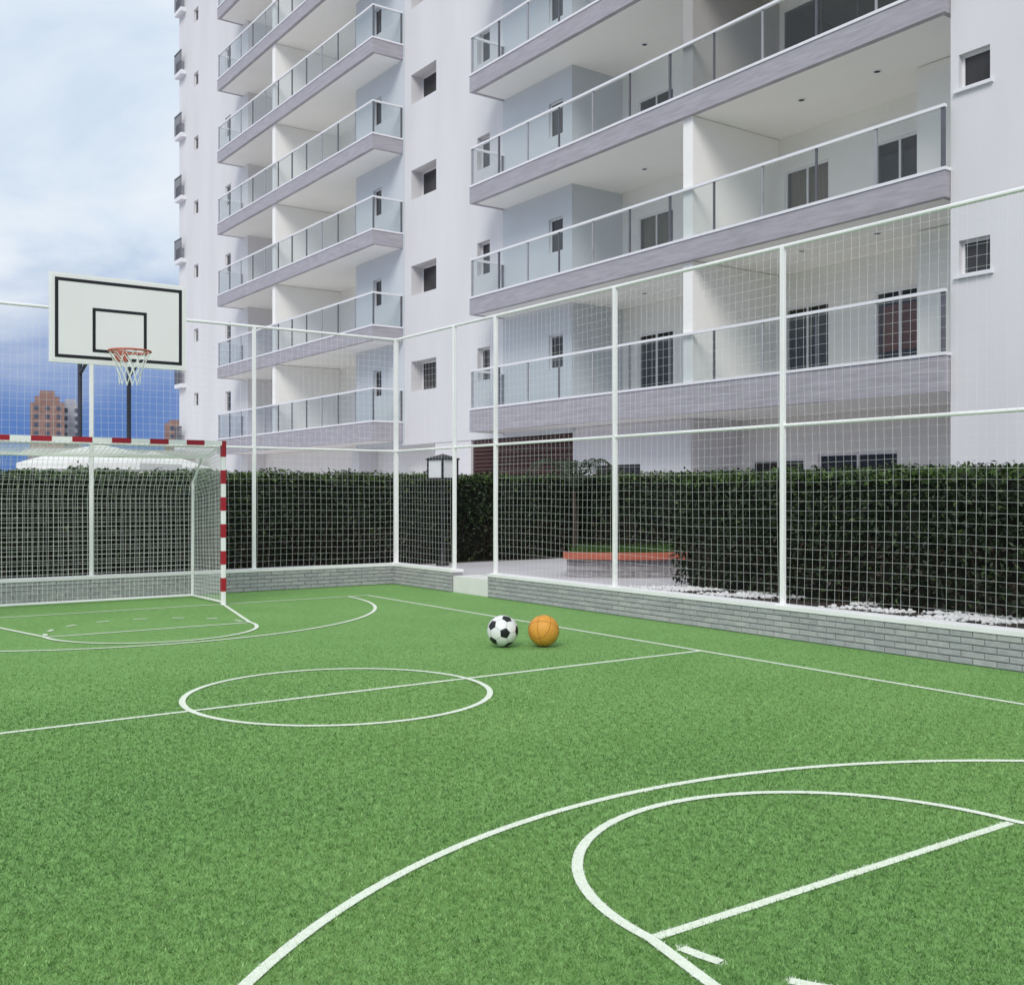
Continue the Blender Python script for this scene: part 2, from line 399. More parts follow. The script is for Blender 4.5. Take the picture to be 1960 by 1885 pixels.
for z, h in ((FT, .021), (FM, .018)):
    MB().tube([(FX, ry[-1]-.3, z), (FX, FY-.032, z)], h, 8).build('rail', M['white'], fr)
for i in range(len(ry)-1):
    y0, y1 = ry[i+1]+.03, ry[i]-.03
    for z0, z1 in ((FB+.01, FM), (FM, FT)):
        if i == 1 and z0 < 1: continue
        m = MB(); ph = random.uniform(0, 6)
        sag = lambda u, v, ph=ph: (FX-.034+.012*math.sin(u*2.1+ph)*math.sin((v-.3)*1.7), u+.006*math.sin(v*3+ph), v+.008*math.sin(u*2.5+ph))
        net_grid(m, sag, y0, y1, z0, z1, .088, .0010, 8)
        m.build('net', M['cord'], fr)
fb = empty('court_fence', (2, FY, 0), 'white post and net fence behind the striped goal, meeting the corner', 'fence')
rx = [FX, 5.76, 3.55, 1.33, -.9]
for i, x in enumerate(rx):
    m = rounded_post(x, FY, FB, FT+(.02 if i == 0 else 0), .032 if i == 0 else .024); foot_plate(m, x, FY); m.build('post', M['white'], fb)
for z, h in ((FT, .021), (FM, .018)):
    MB().tube([(rx[-1]-.4, FY, z), (FX-.046, FY, z)], h, 8).build('rail', M['white'], fb)
for i in range(len(rx)-1):
    x0, x1 = rx[i+1]+.03, rx[i]-.03
    for z0, z1 in ((FB+.01, FM), (FM, FT)):
        m = MB(); ph = random.uniform(0, 6)
        sag = lambda u, v, ph=ph: (u+.006*math.sin(v*3+ph), FY-.034+.012*math.sin(u*2.1+ph)*math.sin((v-.3)*1.7), v+.008*math.sin(u*2.5+ph))
        net_grid(m, sag, x0, x1, z0, z1, .088, .0012, 8)
        m.build('net', M['cord'], fb)

# ------------------------------------------------------------------ striped goal with its net
GX0, GX1, GPY, GH = CX-1.455, CX+1.455, 12.92, 2.0
goal = empty('futsal_goal', (CX, GPY, 0), 'red and white striped goal with a white net', 'goal')
gw = .027
def striped(axis, a0, a1, fixed, name):
    grp = empty(name); grp.parent = goal; grp.location = (0, 0, 0)
    return grp
def post_parts(x):
    n = 12; seg = GH/n
    whole = rounded_post(x, GPY, 0, GH+gw, gw).build('goal_post', M['white'], goal)
    for k in range(n):
        if k % 2 == 1: rounded_post(x, GPY, k*seg+.0, (k+1)*seg+(gw+.003 if k == n-1 else 0), gw+.003).build('red_band', M['red'], whole)
post_parts(GX0); post_parts(GX1)
cb = MB().box(GX0+gw, GX1-gw, GPY-gw, GPY+gw, GH-gw, GH+gw).build('crossbar', M['white'], goal)
nb = 13; sg = (GX1-GX0-2*gw)/nb
for k in range(nb):
    if k % 2 == 1:
        x0 = GX0+gw+k*sg; MB().box(x0, x0+sg, GPY-gw-.003, GPY+gw+.003, GH-gw-.003, GH+gw+.003).build('red_band', M['red'], cb)
BY, BYT, BZT = 14.07, 13.72, 1.84                     # ground bar, upper net bar
fm = [( [(GX0, GPY+gw, .03), (GX0, BY, .03), (GX1, BY, .03), (GX1, GPY+gw, .03)], .016, 'ground_bar')]
for pts, r, nm in fm: MB().tube(pts, r, 8).build(nm, M['white'], goal)
for x in (GX0, GX1):
    MB().tube([(x, BY, .046), (x, BY-.02, 1.52), (x, BYT, BZT)], .02, 8).build('rear_upright', M['white'], goal)
    MB().tube([(x, GPY+gw, GH-.02), (x, BYT, BZT)], .011, 6).build('top_stay', M['white'], goal)
MB().tube([(GX0, BYT, BZT), (GX1, BYT, BZT)], .012, 6).build('upper_bar', M['white'], goal)
wob = lambda a, b: .012*math.sin(a*5+b*3)
m = MB(); net_grid(m, lambda u, v: (u, GPY+gw+(BYT-GPY-gw)*v, GH-.02+(BZT-GH+.02)*v-.05*math.sin(math.pi*v)), GX0, GX1, 0, 1, .06, .0024, 10)
for k in range(1, 16):
    v = k/16; m.tube([(GX0+(GX1-GX0)*q/10, GPY+gw+(BYT-GPY-gw)*v, GH-.02+(BZT-GH+.02)*v-.05*math.sin(math.pi*v)) for q in range(11)], .0024, 4, caps=False)
m.build('roof_net', M['cord'], goal)
def back(u, v):
    t = v/1.8; y = BYT+(BY-BYT)*min(1, (1-t)*4) if t > .75 else BY
    return (u, y-.03*math.sin(3.1*t)+wob(u, v), .03+v*(BZT-.03)/1.8)
m = MB(); net_grid(m, back, GX0, GX1, 0, 1.8, .058, .0023, 14); m.build('back_net', M['cord'], goal)
for x in (GX0, GX1):
    def side(u, v, x=x):
        y = GPY+gw+u*(BY-GPY-gw-(.35*max(0, (v-.72)/.28)))
        zt = GH-.02+(BZT-GH+.02)*u
        return (x+.02*math.sin(u*3)*math.sin(v*3), y, .03+v*(zt-.03))
    m = MB(); nu, nv = 20, 36
    for i in range(nu+1): m.tube([side(i/nu, k/10) for k in range(11)], .0024, 4, caps=False)
    for j in range(nv+1): m.tube([side(k/8, j/nv) for k in range(9)], .0024, 4, caps=False)
    m.build('side_net', M['cord'], goal)

# ------------------------------------------------------------------ basketball hoop above the goal
BBY, BX0, BX1, BZ0, BZ1 = 12.13, CX-.715, CX+.715, 2.80, 3.725
hoop = empty('basketball_hoop', (CX, GPY, GH+gw), 'white basketball backboard with black lines and a red hoop above the goal', 'basketball hoop')
MB().box(BX0, BX1, BBY, BBY+.03, BZ0, BZ1).build('backboard', M['board'], hoop)
def rect_line(x0, x1, z0, z1, w, nm):
    y0, y1 = BBY-.003, BBY+.001; m = MB()
    m.box(x0, x1, y0, y1, z0, z0+w); m.box(x0, x1, y0, y1, z1-w, z1); m.box(x0, x0+w, y0, y1, z0+w, z1-w); m.box(x1-w, x1, y0, y1, z0+w, z1-w)
    m.build(nm, M['black'], hoop)
rect_line(BX0+.035, BX1-.035, BZ0+.035, BZ1-.035, .034, 'border_line')
rect_line(CX-.295, CX+.285, BZ0+.115, BZ0+.595, .032, 'target_line')
m = MB(); e = .018
m.box(BX0-e, BX1+e, BBY+.002, BBY+.045, BZ0-e, BZ0); m.box(BX0-e, BX1+e, BBY+.002, BBY+.045, BZ1, BZ1+e); m.box(BX0-e, BX0, BBY+.002, BBY+.045, BZ0, BZ1); m.box(BX1, BX1+e, BBY+.002, BBY+.045, BZ0, BZ1)
m.build('frame', M['white'], hoop)
for x in (CX-.24, CX+.31):
    MB().tube([(x, GPY, GH+gw+.003), (x, GPY, 3.45)], .026, 10).build('support_pole', M['pole'], hoop)
    m = MB(); m.tube([(x, GPY, 3.4), (x, BBY+.046, 3.4)], .02, 8); m.tube([(x, GPY, 2.75), (x, BBY+.046, 3.0)], .02, 8); m.build('bracket_arm', M['pole'], hoop)
RR, RY, RZ = .215, BBY-.36, 2.905
MB().tube([(CX+RR*math.cos(2*math.pi*k/28), RY+RR*math.sin(2*math.pi*k/28), RZ) for k in range(28)], .012, 8, closed=True).build('rim', M['hoop'], hoop, True)
m = MB(); m.box(CX-.07, CX+.07, BBY-.012, BBY-.003, RZ-.07, RZ+.05); m.tube([(CX-.05, BBY-.01, RZ), (CX-.06, RY+RR*.96, RZ)], .011, 6); m.tube([(CX+.05, BBY-.01, RZ), (CX+.06, RY+RR*.96, RZ)], .011, 6)
m.build('rim_bracket', M['hoop'], hoop)
m = MB(); nn = 12
prof = [(RR, RZ), (RR*.8, RZ-.09), (RR*.62, RZ-.18), (RR*.52, RZ-.27), (RR*.5, RZ-.36)]
for k in range(nn):
    for s in (1, -1):
        m.tube([(CX+r*math.cos(2*math.pi*(k+s*.5*i)/nn), RY+r*math.sin(2*math.pi*(k+s*.5*i)/nn), z) for i, (r, z) in enumerate(prof)], .0045, 4, caps=False)
m.build('hoop_net', M['cord'], hoop)

# ------------------------------------------------------------------ the two balls
def view_basis(p):
    f = (Vector((0, 0, CAM_H))-Vector(p)).normalized(); r = Vector((0, 0, 1)).cross(f).normalized(); return f, r, f.cross(r)
def ico_verts():
    g = (1+5**.5)/2; v = []
    for a in (-1, 1):
        for b in (-g, g): v += [(0, a, b), (a, b, 0), (b, 0, a)]
    return [Vector(p).normalized() for p in v]
BR = .14
sp = Vector((5.47, 7.90, BR+.006)); ball = empty('soccer_ball', sp, 'white soccer ball with black pentagons on the turf', 'ball')
bm = MB(); nl = 24
bm.lathe([(BR*math.sin(math.pi*i/nl), -BR*math.cos(math.pi*i/nl)) for i in range(nl+1)], 40)
link('ball_skin', bm.mesh('ball_skin', M['ballw'], True), ball)
f, r, u = view_basis(sp)
c0 = (f*.97+r*.15-u*.16).normalized(); a1 = (r-c0*r.dot(c0)).normalized(); a2 = c0.cross(a1)
iv = ico_verts(); b0 = iv[0]; nbv = min(iv, key=lambda q: (q-b0).length if q != b0 else 9)
e1 = (nbv-b0*nbv.dot(b0)).normalized(); e2 = b0.cross(e1)
roll = R(4); d1 = a1*math.cos(roll)+a2*math.sin(roll); d2 = c0.cross(d1)
tr = lambda q: c0*q.dot(b0)+d1*q.dot(e1)+d2*q.dot(e2)
IV = [tr(q) for q in iv]
for q in IV:
    nb5 = sorted([p for p in IV if p is not q], key=lambda p: (p-q).length)[:5]
    ax = (nb5[0]-q*nb5[0].dot(q)).normalized(); ay = q.cross(ax)
    nb5.sort(key=lambda p: math.atan2(p.dot(ay), p.dot(ax)))
    cs = [(q*.665+p*.335) for p in nb5]; m = MB(); ns = 4; rows = []
    for k in range(5):
        A, B = cs[k], cs[(k+1) % 5]
        for i in range(ns):
            for (pa, pb, pc, pd) in [((i/ns, 0), ((i+1)/ns, 0), ((i+1)/ns, 1), (i/ns, 1))]:
                pass
        tri = lambda i, j: (q+(A-q)*(i/ns)+(B-q)*(j/ns)).normalized()*BR*1.004
        for i in range(ns):
            for j in range(ns-i):
                m.poly([tri(i, j), tri(i+1, j), tri(i, j+1)])
                if j < ns-i-1: m.poly([tri(i+1, j), tri(i+1, j+1), tri(i, j+1)])
    link('pentagon_panel', m.mesh('pentagon_panel', M['ballb']), ball)
# seams between the white panels
m = MB()
seen = set()
for i, q in enumerate(IV):
    for j, p in enumerate(IV):
        if i < j and (p-q).length < 1.1:
            a, b = (q*.665+p*.335), (q*.335+p*.665)
            m.tube([(a+(b-a)*k/4).normalized()*BR*1.0005 for k in range(5)], .0012, 4, caps=False)
link('seam', m.mesh('seam', M['post']), ball)
bp = Vector((5.78, 7.70, BR+.006)); bb = empty('basketball', bp, 'orange basketball on the turf', 'ball')
m = MB(); m.lathe([(BR*math.sin(math.pi*i/24), -BR*math.cos(math.pi*i/24)) for i in range(25)], 40); link('ball_skin', m.mesh('ball_skin', M['orange'], True), bb)
rm = Matrix.Rotation(R(35), 3, 'Y') @ Matrix.Rotation(R(-28), 3, 'X') @ Matrix.Rotation(R(20), 3, 'Z')
rs = BR*1.001
def ring(fn, nm='seam'):
    m = MB(); m.tube([rm @ Vector(fn(2*math.pi*k/64)).normalized()*rs for k in range(64)], .0022, 4, closed=True); link(nm, m.mesh('seam', M['seam']), bb)
ring(lambda t: (math.cos(t), math.sin(t), 0)); ring(lambda t: (math.cos(t), 0, math.sin(t)))
for s in (1, -1): ring(lambda t, s=s: (s*.55+.18*math.cos(2*t)*s, math.cos(t)*.8, math.sin(t)*.8))

# ------------------------------------------------------------------ hedges
def leaves(P, Nrm, size, tilt, cols):
    n = len(P); rnd = rng.normal(size=(n, 3)); nn = Nrm+tilt*rnd; nn /= np.linalg.norm(nn, axis=1)[:,None]
    t = np.cross(nn, rng.normal(size=(n, 3))); t /= np.linalg.norm(t, axis=1)[:,None]; b = np.cross(nn, t)
    s = (size*rng.uniform(.65, 1.35, n))[:,None]
    V = np.stack([P-t*s, P+b*s*.42+nn*s*.12, P+t*s, P-b*s*.42+nn*s*.12], 1)
    cc = np.ones((n, 4, 4)); cc[:,:,:3] = cols[:,None,:]
    return V.reshape(-1, 3), np.arange(4*n).reshape(-1, 4), cc.reshape(-1, 4)
def leaf_cols(n):
    k = rng.random(n)[:,None]; v = rng.uniform(.55, 1.35, n)[:,None]
    c = ((1-k)*np.array((.010,.019,.008))+k*np.array((.026,.046,.014)))*v
    y = rng.random(n) < .05; c[y] = np.array((.07,.11,.028))*rng.uniform(.7, 1.2, y.sum())[:,None]
    return c
def hedge(x0, x1, y0, y1, z0, z1, label, size, dens, axis, face):
    h = empty('clipped_hedge', ((x0+x1)/2, (y0+y1)/2, z0), label, 'hedge')
    MB().box(x0+.13, x1-.13, y0+.13, y1-.13, z0-.01, z1-.06).build('dark_core', M['core'], h)  # solid near-black box, its colour gives the dark between the leaves
    Ps, Ns = [], []
    def add(n, gen, nrm):
        p = gen(n); Ps.append(p); Ns.append(np.tile(np.array(nrm, float), (len(p), 1)))
    def jit(n): return np.abs(rng.normal(0, .05, n))*np.where(rng.random(n) < .85, 1, -1.0)
    ln = (y1-y0) if axis == 'y' else (x1-x0); ht = z1-z0
    def facegen(n):
        a = rng.uniform(0, 1, n); zz = rng.random(n)**.8          # thinner foliage towards the bare stems
        z = z0+zz*(ht+.01)
        bulge = .05*np.sin(a*ln*2.3)+.04*np.sin(a*ln*5.1+z*4)
        if axis == 'y':
            xf = x0 if face < 0 else x1; return np.column_stack([xf-face*(jit(n)-bulge), y0+a*(y1-y0), z])
        yf = y0 if face < 0 else y1; return np.column_stack([x0+a*(x1-x0), yf-face*(jit(n)-bulge), z])
    add(int(ln*ht*dens), facegen, (face, 0, 0) if axis == 'y' else (0, face, 0))
    def topgen(n):
        x = rng.uniform(x0, x1, n); y = rng.uniform(y0, y1, n); q = x if axis == 'x' else y
        return np.column_stack([x, y, z1-.03+.045*np.sin(q*3.1)*np.sin(q*7.7+1)+.018*np.sin(q*17+2)+rng.normal(0, .028, n)+np.where(rng.random(n) < .04, rng.uniform(.01, .05, n), 0)])
    add(int((x1-x0)*(y1-y0)*dens*.7), topgen, (0, 0, 1))
    def endgen(n, far):
        if axis == 'y': return np.column_stack([rng.uniform(x0, x1, n), (y1 if far else y0)+rng.normal(0, .05, n), rng.uniform(z0+.05, z1, n)])
        return np.column_stack([(x1 if far else x0)+rng.normal(0, .05, n), rng.uniform(y0, y1, n), rng.uniform(z0+.05, z1, n)])
    w = (x1-x0) if axis == 'y' else (y1-y0)
    for far in (0, 1):
        s = 1 if far else -1
        add(int(w*ht*dens), lambda n, far=far: endgen(n, far), (0, s, 0) if axis == 'y' else (s, 0, 0))
    P = np.concatenate(Ps); Nn = np.concatenate(Ns)
    cl = leaf_cols(len(P)); young = (P[:,2] > z1-.13) & (rng.random(len(P)) < .55)      # fresh shoots along the clipped top
    cl[young] = np.array((.072,.125,.028))*rng.uniform(.6, 1.4, young.sum())[:,None]
    brown = (P[:,2] < z0+.65) & (rng.random(len(P)) < .35); cl[brown] = np.array((.036,.025,.017))*rng.uniform(.6, 1.4, brown.sum())[:,None]   # dry inner leaves low down
    V, F, cc = leaves(P, Nn, size, .75, cl)
    V -= np.array(h.location)
    tag(link('foliage', np_mesh('foliage', V, F, M['leaf'], cc), h), kind='stuff')
    m = MB(); k = int(ln*5)
    for i in range(k):
        a = (i+random.random())/k
        if axis == 'y': x = (x0 if face < 0 else x1)-face*(.10+.12*random.random()); y = y0+a*(y1-y0)
        else: y = (y0 if face < 0 else y1)-face*(.10+.12*random.random()); x = x0+a*(x1-x0)
        pts = [(x, y, z0-.02), (x+random.uniform(-.05, .05), y+random.uniform(-.05, .05), z0+.35), (x+random.uniform(-.12, .12), y+random.uniform(-.12, .12), z0+.8)]
        m.tube(pts, [.014, .011, .006], 5)
    tag(m.build('stems', M['bark'], h), kind='stuff')
    return h
hedge(9.22, 10.25, -1, 9.62, PZ, 1.60, 'dark clipped hedge beside white pebbles along the right fence', .030, 1500, 'y', -1)
hedge(-9, 13.5, 15.40, 16.35, PZ, 1.69, 'long dark clipped hedge behind the goal and the corner of the court', .036, 850, 'x', -1)
hedge(12.3, 13.2, 4, 15.5, PZ, 1.70, 'dark clipped hedge behind the red bench, nearest the apartment building', .038, 700, 'y', -1)

# white pebbles under the near hedge
def pebbles(n=9000):
    base = MB(); g = (1+5**.5)/2; iv = ico_verts()
    fs = []
    for i in range(12):
        for j in range(i+1, 12):
            for k in range(j+1, 12):
                if all((iv[a]-iv[b]).length < 1.1 for a, b in ((i, j), (j, k), (i, k))):
                    fs.append((i, j, k) if (iv[j]-iv[i]).cross(iv[k]-iv[i]).dot(iv[i]) > 0 else (i, k, j))
    B = np.array([tuple(v) for v in iv]); F = np.array(fs)
    x = 8.66+rng.random(n)**.8*.8; y = rng.uniform(1.5, 10.25, n); s = rng.uniform(.012, .030, n)
    keep = (np.sin(y*2.1+x*3)+np.sin(y*4.7+1)+.8*np.sin(x*9+y*6.3) > .35) & (x > 8.75+.1*np.sin(y*5))
    x, y, s = x[keep], y[keep], s[keep]; n = len(x)
    sc = np.stack([s*rng.uniform(.8, 1.4, n), s*rng.uniform(.8, 1.4, n), s*rng.uniform(.5, .8, n)], 1)
    a = rng.uniform(0, 6.28, n); V = B[None]*sc[:,None]*rng.uniform(.85, 1.15, (n, 12, 1))
    X = V[:,:,0]*np.cos(a)[:,None]-V[:,:,1]*np.sin(a)[:,None]; Y = V[:,:,0]*np.sin(a)[:,None]+V[:,:,1]*np.cos(a)[:,None]
    V = np.stack([X+x[:,None], Y+y[:,None], V[:,:,2]+(PZ+sc[:,2]*.7+rng.random(n)*.02)[:,None]], 2)
    Fa = (F[None]+12*np.arange(n)[:,None,None]).reshape(-1, 3)
    tag(link('pebbles', np_mesh('pebbles', V.reshape(-1, 3), Fa, M['pebble'])), 'loose white pebbles at the foot of the near hedge', 'pebbles', kind='stuff')
tag(MB().box(8.26, 10.4, 1.4, 9.1, PZ-.01, PZ+.006).build('planting_bed', M['soil']), kind='structure')
tag(MB().box(-9, 7.9, 14.64, 15.198, PZ-.01, PZ+.005).build('planting_bed', M['soil']), kind='structure')
tag(MB().box(-9, 13.6, 15.2, 16.4, PZ-.01, PZ+.006).build('planting_bed', M['soil']), kind='structure')
tag(MB().box(11.95, 13.3, 4, 15.198, PZ-.01, PZ+.006).build('planting_bed', M['soil']), kind='structure')
pebbles()

# ------------------------------------------------------------------ curved planter bench
bench = empty('curved_planter_bench', (9.75, 11.1, PZ), 'curved bench with red wooden seat on a grey stone base outside the fence', 'bench')
pa, pb = np.array((9.08, 11.62)), np.array((10.42, 10.58)); dv = (pb-pa)/np.linalg.norm(pb-pa); nv_ = np.array((-dv[1], dv[0]))
if nv_ @ np.array((.58, .82)) < 0: nv_ = -nv_
blen = np.linalg.norm(pb-pa)
def bpt(s, off):           # s 0..1 along the bench, off away from the court; gentle bow toward the court
    q = pa+dv*blen*s+nv_*(off+.16*((2*s-1)**2)); return float(q[0]), float(q[1])
def slab(m, s0, s1, o0, o1, z0, z1, n=2):
    for i in range(n):
        a, b = s0+(s1-s0)*i/n, s0+(s1-s0)*(i+1)/n
        P = [bpt(a, o0), bpt(b, o0), bpt(b, o1), bpt(a, o1)]; k = len(m.v)
        m.v += [(x, y, z0) for x, y in P]+[(x, y, z1) for x, y in P]
        m.f += [(k,k+3,k+2,k+1),(k+4,k+5,k+6,k+7),(k,k+1,k+5,k+4),(k+1,k+2,k+6,k+5),(k+2,k+3,k+7,k+6),(k+3,k,k+4,k+7)]
    return m
for c in range(3):
    nb_ = 7
    for i in range(nb_):
        s0 = max(0, (i-(.5 if c % 2 else 0))/nb_); s1 = min(1, (i+1-(.5 if c % 2 else 0))/nb_) if not (c % 2 and i == nb_-1) else 1
        slab(MB(), .02+s0*.94+.003, .02+s1*.94-.003, .05+random.uniform(-.006, .006), .55, PZ+.005+c*.082, PZ+.08+c*.082).build('stone_block', M['stone'], bench)
slab(MB(), .024, .956, .065, .54, PZ, PZ+.25, 10).build('base_core', M['mortar'], bench)
for j in range(4):
    slab(MB(), -.01, 1.03, -.02+j*.125, .095+j*.125, PZ+.27, PZ+.325, 14).build('seat_plank', M['wood'], bench)
slab(MB(), 0, 1.02, -.035, -.022, PZ+.25, PZ+.33, 14).build('front_rail', M['wood'], bench)
def planter_grass(n=2600):
    s = rng.uniform(.10, 1, n); o = rng.uniform(.62, 1.15, n); P = np.array([bpt(a, b) for a, b in zip(s, o)])
    h = rng.uniform(.33, .46, n); w = .010; a = rng.uniform(0, 6.28, n); b = rng.uniform(0, 6.28, n); ln = h*rng.uniform(.1, .4, n)
    V = np.zeros((n, 3, 3)); V[:,0,:2] = P-w*np.column_stack([np.cos(a), np.sin(a)]); V[:,1,:2] = P+w*np.column_stack([np.cos(a), np.sin(a)])
    V[:,2,:2] = P+ln[:,None]*np.column_stack([np.cos(b), np.sin(b)]); V[:,:2,2] = PZ; V[:,2,2] = PZ+h
    cc = np.ones((n, 3, 4)); cc[:,:,:3] = (np.array((.06,.13,.025))*rng.uniform(.5, 1.4, n)[:,None])[:,None]
    tag(link('planter_grass', np_mesh('planter_grass', V.reshape(-1, 3), np.arange(3*n).reshape(-1, 3), M['leaf'], cc.reshape(-1, 4))), 'tufts of green grass growing behind the curved bench', 'grass', kind='stuff')
planter_grass()

# ------------------------------------------------------------------ lamp post and palm behind the corner
lp = Vector((9.02, 14.72, PZ)); lamp = empty('lamp_post', lp, 'black lamp post with a square white lantern outside the court corner', 'street lamp')
m = MB(); m.lathe([(.0, 0), (.11, 0), (.11, .03), (.06, .06), (.045, .25), (.034, .3), (.03, 1.36), (.05, 1.38), (.05, 1.40), (0, 1.40)], 12); link('pole', m.mesh('pole', M['iron'], True), lamp)
lz0, lz1, hw = 1.41, 1.70, .165
m = MB()
for sx in (-1, 1):
    for sy in (-1, 1): m.box(sx*hw-.014, sx*hw+.014, sy*hw-.014, sy*hw+.014, lz0, lz1)
m.box(-hw-.014, hw+.014, -hw-.014, hw+.014, lz0-.03, lz0); link('lantern_frame', m.mesh('lantern_frame', M['iron']), lamp)
for a in range(4):
    m = MB(); m.box(-hw+.016, hw-.016, -.004, .004, lz0+.002, lz1-.002); o = link('lantern_pane', m.mesh('lantern_pane', M['opal']), lamp)
    o.rotation_euler = (0, 0, a*math.pi/2); o.location = (math.sin(a*math.pi/2)*hw, -math.cos(a*math.pi/2)*hw, 0)
m = MB(); e = hw+.03
b_ = len(m.v); m.v += [(-e,-e,lz1), (e,-e,lz1), (e,e,lz1), (-e,e,lz1), (-e,-e,lz1+.02), (e,-e,lz1+.02), (e,e,lz1+.02), (-e,e,lz1+.02), (0,0,lz1+.10)]
m.f += [(3,2,1,0),(0,1,5,4),(1,2,6,5),(2,3,7,6),(3,0,4,7),(4,5,8),(5,6,8),(6,7,8),(7,4,8)]
link('lantern_cap', m.mesh('lantern_cap', M['iron']), lamp)
lamp.rotation_euler = (0, 0, R(12))
palm = empty('young_palm', (11.75, 14.75, PZ), 'young palm with arching fronds rising above the hedge beside the bench', 'palm')
m = MB(); m.tube([(0,0,0), (.03,.02,.6), (.02,.05,1.25)], [.06,.05,.035], 8); link('trunk', m.mesh('trunk', M['bark'], True), palm)
pm = mat('palm_leaf', (.028,.045,.022), .5, .3, 6)
for k in range(9):
    a = k*2.4+.5; ln = random.uniform(.7, .95); m = MB(); pts = []
    for i in range(9):
        t = i/8; pts.append((math.cos(a)*ln*t, math.sin(a)*ln*t, 1.22+ .72*math.sin(t*2.0)-.35*t*t))
    for i in range(8):
        p, q = Vector(pts[i]), Vector(pts[i+1]); sd = Vector((-math.sin(a), math.cos(a), 0))
        for s in (-1, 1):
            for h in (0, .5):
                c = p.lerp(q, h); tip = c+sd*s*(.20*(1-abs(2*i/8-.8)*.6))+(q-p)*1.2+Vector((0, 0, -.08))
                m.poly([c, c+(q-p)*.3, tip])
    m.tube(pts, .008, 5); link('frond', m.mesh('frond', pm), palm)

# ------------------------------------------------------------------ apartment building
FZ = lambda k: 3.6+2.9*k
AX, BX, FRX, TOP = 16.25, 17.88, 15.2, 26.8
ym = lambda y: 52.2-y
bld = empty('apartment_building', (18, 26, PZ), 'tall white apartment building with stacked glass-railed balconies', 'apartment building')
def wall_open(name, x0, x1, y0, y1, z0, z1, ops, mt):
    """a wall facing -X from (y0,z0) to (y1,z1) with real openings (ya,yb,za,zb)"""
    zs = sorted({z0, z1, *[max(z0, min(z1, o[i])) for o in ops for i in (2, 3)]}); m = MB()
    for za, zb in zip(zs[:-1], zs[1:]):
        if zb-za < 1e-4: continue
        cut = sorted([(o[0], o[1]) for o in ops if o[2] <= za+1e-4 and o[3] >= zb-1e-4]); y = y0
        for a, b in cut:
            if a > y: m.box(x0, x1, y, a, za, zb)
            y = b
        if y < y1: m.box(x0, x1, y, y1, za, zb)
    return m.build(name, mt, bld)
def window(y0, y1, z0, z1, x, glass='dark', frame='frame', fw=.045, mull=0, sill=None, back=None):
    w = MB(); w.box(x-.02, x+.03, y0, y1, z0, z0+fw); w.box(x-.02, x+.03, y0, y1, z1-fw, z1); w.box(x-.02, x+.03, y0, y0+fw, z0+fw, z1-fw); w.box(x-.02, x+.03, y1-fw, y1, z0+fw, z1-fw)
    n = mull+1; pw = (y1-y0-2*fw)/n
    for k in range(1, n): w.box(x-.018, x+.028, y0+fw+k*pw-fw*.45, y0+fw+k*pw+fw*.45, z0+fw, z1-fw)
    win = w.build('window', M[frame], bld)
    for k in range(n):
        MB().box(x, x+.01, y0+fw+k*pw+(fw*.45 if k else 0), y0+fw+(k+1)*pw-(fw*.45 if k < n-1 else 0), z0+fw, z1-fw).build('pane', M[glass], win)
    if sill: MB().box(sill-.06, x+.02, y0-.06, y1+.06, z0-.055, z0-.003).build('sill', M['ledge'], win)
    if back:
        m = MB(); zz = (z0+.40*(z1-z0), z0+.86*(z1-z0)) if back == 'blind' else (z0, z1); m.box(x+.10, x+.12, y0+fw, y1-fw, *zz); m.build('curtain' if back == 'curtain' else 'blind' if back == 'blind' else 'room_back', M[back], win)
    return win
levels_r, levels_l = range(0, 5), range(0, 8)
# windows of the wall between the two balcony stacks
opsA = []; wins = []
for k in range(0, 8):
    z0 = FZ(k)+.88; z1 = z0+.90
    opsA.append((26.88, 28.35, z0, z1)); wins.append((26.88, 28.35, z0, z1, AX+.42, 'dark', None))
    opsA.append((24.08, 24.70, z0, z1)); wins.append((24.08, 24.70, z0, z1, AX+.18, 'dark', None))
wall_open('facade_wall', AX, BX+.3, 23.46, 28.74, 2.87, TOP, opsA, M['wall'])
opsR = []; opsL = []
for k in range(0, 8):
    z0 = FZ(k)+.88; z1 = z0+.86
    if k < 6: opsR.append((20.86, 21.43, z0, z1)); wins.append((20.86, 21.43, z0, z1, AX+.08, 'dark', None))
    opsL.append((ym(21.95), ym(21.4), z0, z1)); wins.append((ym(21.95), ym(21.4), z0, z1, AX+.1, 'dark', None))
wall_open('balcony_side_wall', AX, BX+.3, 20.5, 23.458, 2.87, TOP, opsR, M['blue'])
wall_open('balcony_side_wall', AX, BX+.3, 28.742, 32.0, 2.87, TOP, opsL, M['blue'])
opsN = []
for k in range(0, 8):
    z0 = FZ(k)+1.75; opsN.append((47.55, 48.15, z0, z0+.6)); wins.append((47.55, 48.15, z0, z0+.6, AX+.1, 'dark', None))
    z0 = FZ(k)+1.25; opsN.append((43.5, 44.15, z0, z0+.85)); wins.append((43.5, 44.15, z0, z0+.85, AX+.08, 'dark', None))
wall_open('facade_wall', AX, BX+.3, 41.6, 50.2, .2, TOP, opsN, M['wall'])
# projecting blocks beyond the near end
RBX = 15.34
opsB = []
for k in range(0, 5):
    z0 = FZ(k)+1.18; z1 = z0+.54
    opsB.append((9.12, 9.64, z0, z1)); wins.append((9.12, 9.64, z0, z1, RBX+.12, 'dark', RBX))
wall_open('facade_wall', RBX, BX+.3, -4, 9.78, .2, TOP, opsB, M['wall'])
for (a, b, z0, z1, x, g, s) in wins: window(a, b, z0, z1, x, g, 'frame', .04, 0, s, None)
